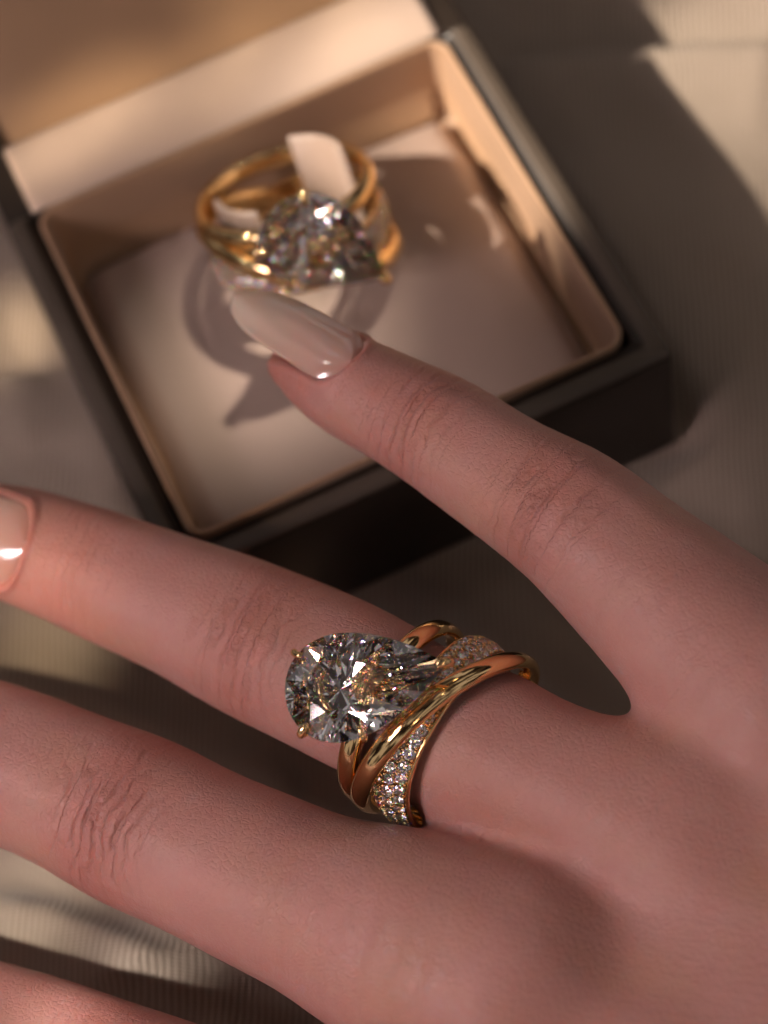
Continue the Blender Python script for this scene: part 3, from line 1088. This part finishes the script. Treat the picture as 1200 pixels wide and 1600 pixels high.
def build_hand():
    allc = np.vstack([FINGERS[k][0] for k in FINGERS] + PALM)
    lo = (allc[:, :3] - allc[:, 3:4]).min(0) - 0.3
    hi = (allc[:, :3] + allc[:, 3:4]).max(0) + 0.3
    V, F = surface_nets(hand_sdf, lo, hi, 0.135)
    V = project(V, hand_sdf, 1)
    me = mesh('hand', V, F)
    o = link('hand', me, M_SKIN)
    ss = o.modifiers.new('s', 'SUBSURF'); ss.levels = 1; ss.render_levels = 1
    apply_mods(o)
    # smooth out the seams between primitives
    sm = o.modifiers.new('m', 'SMOOTH'); sm.factor = 0.5; sm.iterations = 9
    apply_mods(o)
    ss = o.modifiers.new('s', 'SUBSURF'); ss.levels = 1; ss.render_levels = 1
    apply_mods(o)
    me = o.data
    n = len(me.vertices)
    V = np.zeros(n * 3); me.vertices.foreach_get('co', V); V = V.reshape(-1, 3)
    N = np.zeros(n * 3); me.vertices.foreach_get('normal', N); N = N.reshape(-1, 3)
    # finger coordinates for every vertex
    best = np.full(n, 9.0); along = np.zeros(n); across = np.zeros(n); js = np.full(n, 9.0); ja = np.zeros(n); red = np.zeros(n); dors = np.zeros(n)
    for nm, (C_, s_, jl) in FINGERS.items():
        for i, (a, b) in enumerate(zip(C_[:-1], C_[1:])):
            ab = b[:3] - a[:3]; L = np.linalg.norm(ab); T = ab / L
            lat = np.cross(EZ, T); lat /= np.linalg.norm(lat)
            t = np.clip((V - a[:3]) @ T, 0, L)
            q = V - a[:3] - t[:, None] * T
            d = np.linalg.norm(q, axis=1) - (a[3] + t / L * (b[3] - a[3]))
            mk = d < best
            best[mk] = d[mk]
            sv = s_[i] + t
            along[mk] = sv[mk]
            across[mk] = (q @ lat)[mk]
            up = np.cross(T, lat)
            if up @ EZ < 0: up = -up
            dors[mk] = ((q @ up) / (np.linalg.norm(q, axis=1) + 1e-6))[mk]
            dd = np.full(n, 9.0); aa = np.zeros(n)
            for (j, am) in jl:
                x = sv - j
                m2 = np.abs(x) < np.abs(dd)
                dd = np.where(m2, x, dd); aa = np.where(m2, am, aa)
            js[mk] = dd[mk]; ja[mk] = aa[mk]
            rd = np.exp(-(sv / 1.1) ** 2) * 0.9 + aa * 0.55 * np.exp(-(dd / 0.45) ** 2)
            red[mk] = rd[mk]
    away = np.clip(best / 0.5, 0, 1)
    ja *= np.clip((0.98 - np.abs(js)) / 0.35, 0, 1)
    ja *= (1 - away) * np.clip((dors + 0.1) * 2, 0, 1)
    # real relief: soft dimples beside the joints and shallow tendons are in the shape itself
    amp = ja * np.exp(-(js / 0.33) ** 2) * np.exp(-(across / 0.6) ** 2)
    wob = 0.05 * np.sin(V[:, 0] * 5 + V[:, 1] * 3)
    g = sum(np.exp(-((js - c + wob + 0.25 * c * across ** 2) / 0.045) ** 2) for c in (-0.26, -0.05, 0.14, 0.34))
    V = V + N * (0.030 * amp - 0.020 * ja * g * np.exp(-(across / 0.65) ** 2))[:, None]
    nb, nr = seat_nails(V)
    V = V + N * nb[:, None]
    red = np.maximum(red, nr * 0.45)
    # wide soft undulation
    und = 0.012 * np.sin(V[:, 0] * 2.3 + 1) * np.sin(V[:, 1] * 2.9) + 0.006 * np.sin(V[:, 0] * 6.1 + V[:, 1] * 4)
    V = V + N * und[:, None]
    me.vertices.foreach_set('co', V.reshape(-1))
    ed = np.zeros(len(me.edges) * 2, int); me.edges.foreach_get('vertices', ed); ed = ed.reshape(-1, 2)
    deg = np.bincount(ed.reshape(-1), minlength=n).astype(float)

    def soften(a, it):
        for _ in range(it):
            acc = np.bincount(ed[:, 0], a[ed[:, 1]], n) + np.bincount(ed[:, 1], a[ed[:, 0]], n)
            a = 0.5 * a + 0.5 * acc / deg
        return a
    along = soften(along, 12); across = soften(across, 12); ja = soften(ja, 6); red = soften(red, 6)
    on_finger = soften(1 - away, 10)
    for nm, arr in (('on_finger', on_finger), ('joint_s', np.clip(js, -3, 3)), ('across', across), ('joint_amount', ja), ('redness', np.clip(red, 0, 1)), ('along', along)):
        at_ = me.attributes.new(nm, 'FLOAT', 'POINT')
        at_.data.foreach_set('value', arr.astype(np.float32))
    me.update()
    o.data.polygons.foreach_set('use_smooth', [True] * len(me.polygons))
    o.data.materials.clear(); o.data.materials.append(M_SKIN)
    tag(o, 'slender hand spread over the ring box, ring on one finger, long pale glossy nails', 'hand')
    return o


hand = build_hand()
hand.name = 'hand'


# ------------------------------------------------------------------ nails
def build_nail(name, base, tip, hw, up, lift=0.0, curve=0.18):
    """almond nail from base (cuticle middle) to tip; hw half width"""
    base = np.array(base); tip = np.array(tip); up = np.array(up)
    T = tip - base; L = np.linalg.norm(T); T /= L
    up = up - T * (up @ T); up /= np.linalg.norm(up)
    S = np.cross(T, up)
    nu, nv = 40, 25
    P = np.zeros((nu, nv, 3)); al = np.zeros((nu, nv))
    for i in range(nu):
        u = i / (nu - 1)
        # almond outline
        if u < 0.16: w = math.sqrt(max(0, 1 - ((0.16 - u) / 0.16) ** 2)) * 0.62 + 0.38 * (u / 0.16) ** 0.5
        else:
            w = 1.0 - 0.06 * (u - 0.16)
        if u > 0.45:
            k = (u - 0.45) / 0.55
            w *= math.sqrt(max(0.0, 1 - k ** 2.9))
        w = max(w, 0.02)
        for j in range(nv):
            v = (j / (nv - 1) * 2 - 1)
            ang = v * 0.82 * (1 - 0.1 * u)
            rr_ = hw / math.sin(0.82)
            x = rr_ * math.sin(ang) * w
            drop = rr_ * (1 - math.cos(ang)) * (0.62 + 0.38 * w)
            back = 0.0
            if u < 0.16: back = 0.0
            z = -drop * 0.85 + curve * (math.sin(math.pi * min(1.0, u * 0.9 + 0.08)) - 0.25) * L * 0.22 + lift
            P[i, j] = base + T * (u * L) + S * x + up * z
            al[i, j] = u
    me = grid_mesh(name, P)
    a = me.attributes.new('along', 'FLOAT', 'POINT')
    a.data.foreach_set('value', al.reshape(-1).astype(np.float32))
    o = link(name, me, M_NAIL, hand)
    if Vector(me.polygons[len(me.polygons) // 2].normal).dot(Vector(up)) < 0: me.flip_normals()
    so = o.modifiers.new('s', 'SOLIDIFY'); so.thickness = 0.045; so.offset = -1
    sb = o.modifiers.new('b', 'SUBSURF'); sb.levels = 1; sb.render_levels = 1
    return o


for nl in NAILS:
    build_nail('nail', *nl)

# ------------------------------------------------------------------ place the rings
ring1 = build_ring('gold ring with pear diamond worn on the finger, in sharp focus')
C_ = FINGERS['ringf'][0]
o3 = np.array(at(668, 1132, 3.5))
a3 = C_[np.argmin(np.linalg.norm(C_[:, :3] - at(800, 1195, 3.58), axis=1))][:3] - C_[np.argmin(np.linalg.norm(C_[:, :3] - at(520, 1056, 3.4), axis=1))][:3]
a3 = a3 / np.linalg.norm(a3)
u3 = EZ - a3 * (EZ @ a3); u3 /= np.linalg.norm(u3)
t3 = np.cross(u3, a3)
ring1.matrix_world = frame_matrix(o3, a3, t3, u3)
print('ring axis toward camera', a3 @ EZ, 'img', a3 @ EX, a3 @ EY)

ring2 = copy_tree(ring1)
ring2['label'] = 'gold ring with pear diamond standing on the satin cushion inside the open box, slightly blurred'
rot = math.radians(20); al = math.radians(34)
tv = EX * math.cos(rot) + EY * math.sin(rot)
vv = -EX * math.sin(rot) + EY * math.cos(rot)
u2 = -vv * math.sin(al) + EZ * math.cos(al)
a2 = -vv * math.cos(al) - EZ * math.sin(al)
o2 = np.array(at(458, 338, 2.25))
ring2.matrix_world = frame_matrix(o2, a2, tv, u2) @ Matrix.Scale(1.06, 4)


# ------------------------------------------------------------------ ring holder in the cushion
def build_holder():
    off = Vector((BW / 2, BD / 2, 0))
    parts = []
    F2 = frame_matrix(o2, a2, tv, u2)
    for a0, a1, e0 in ((20, 92, -0.74), (-150, -92, -0.66)):
        G = []
        # thin curved flap: outer and inner skins
        prof = []
        for (r, x) in ((0.96, 1.2), (0.96, e0 + 0.05), (0.94, e0), (0.90, e0 - 0.01), (0.87, e0 + 0.03), (0.86, 1.2)):
            prof.append((r, x))
        for a in np.linspace(a0, a1, 30):
            row = []
            for (r, x) in prof:
                # angle measured from -z (far side) ; the flap leans with the ring axis
                an = math.radians(a)
                row.append(tuple(F2 @ Vector((x, r * math.sin(an), -r * math.cos(an)))))
            G.append(row)
        G = np.array(G)
        me = grid_mesh('holder_flap', G)
        V = [tuple(v.co) for v in me.vertices]; n6 = len(prof)
        F = [tuple(p.vertices) for p in me.polygons]
        F.append(tuple(range(n6))); F.append(tuple(len(V) - n6 + k for k in range(n6))[::-1])
        me = gem_mesh('ring_holder', V, F)
        h = link('ring_holder', me, M_HOLDER, box)
        h.location = -off
        parts.append(h)
    return parts


build_holder()
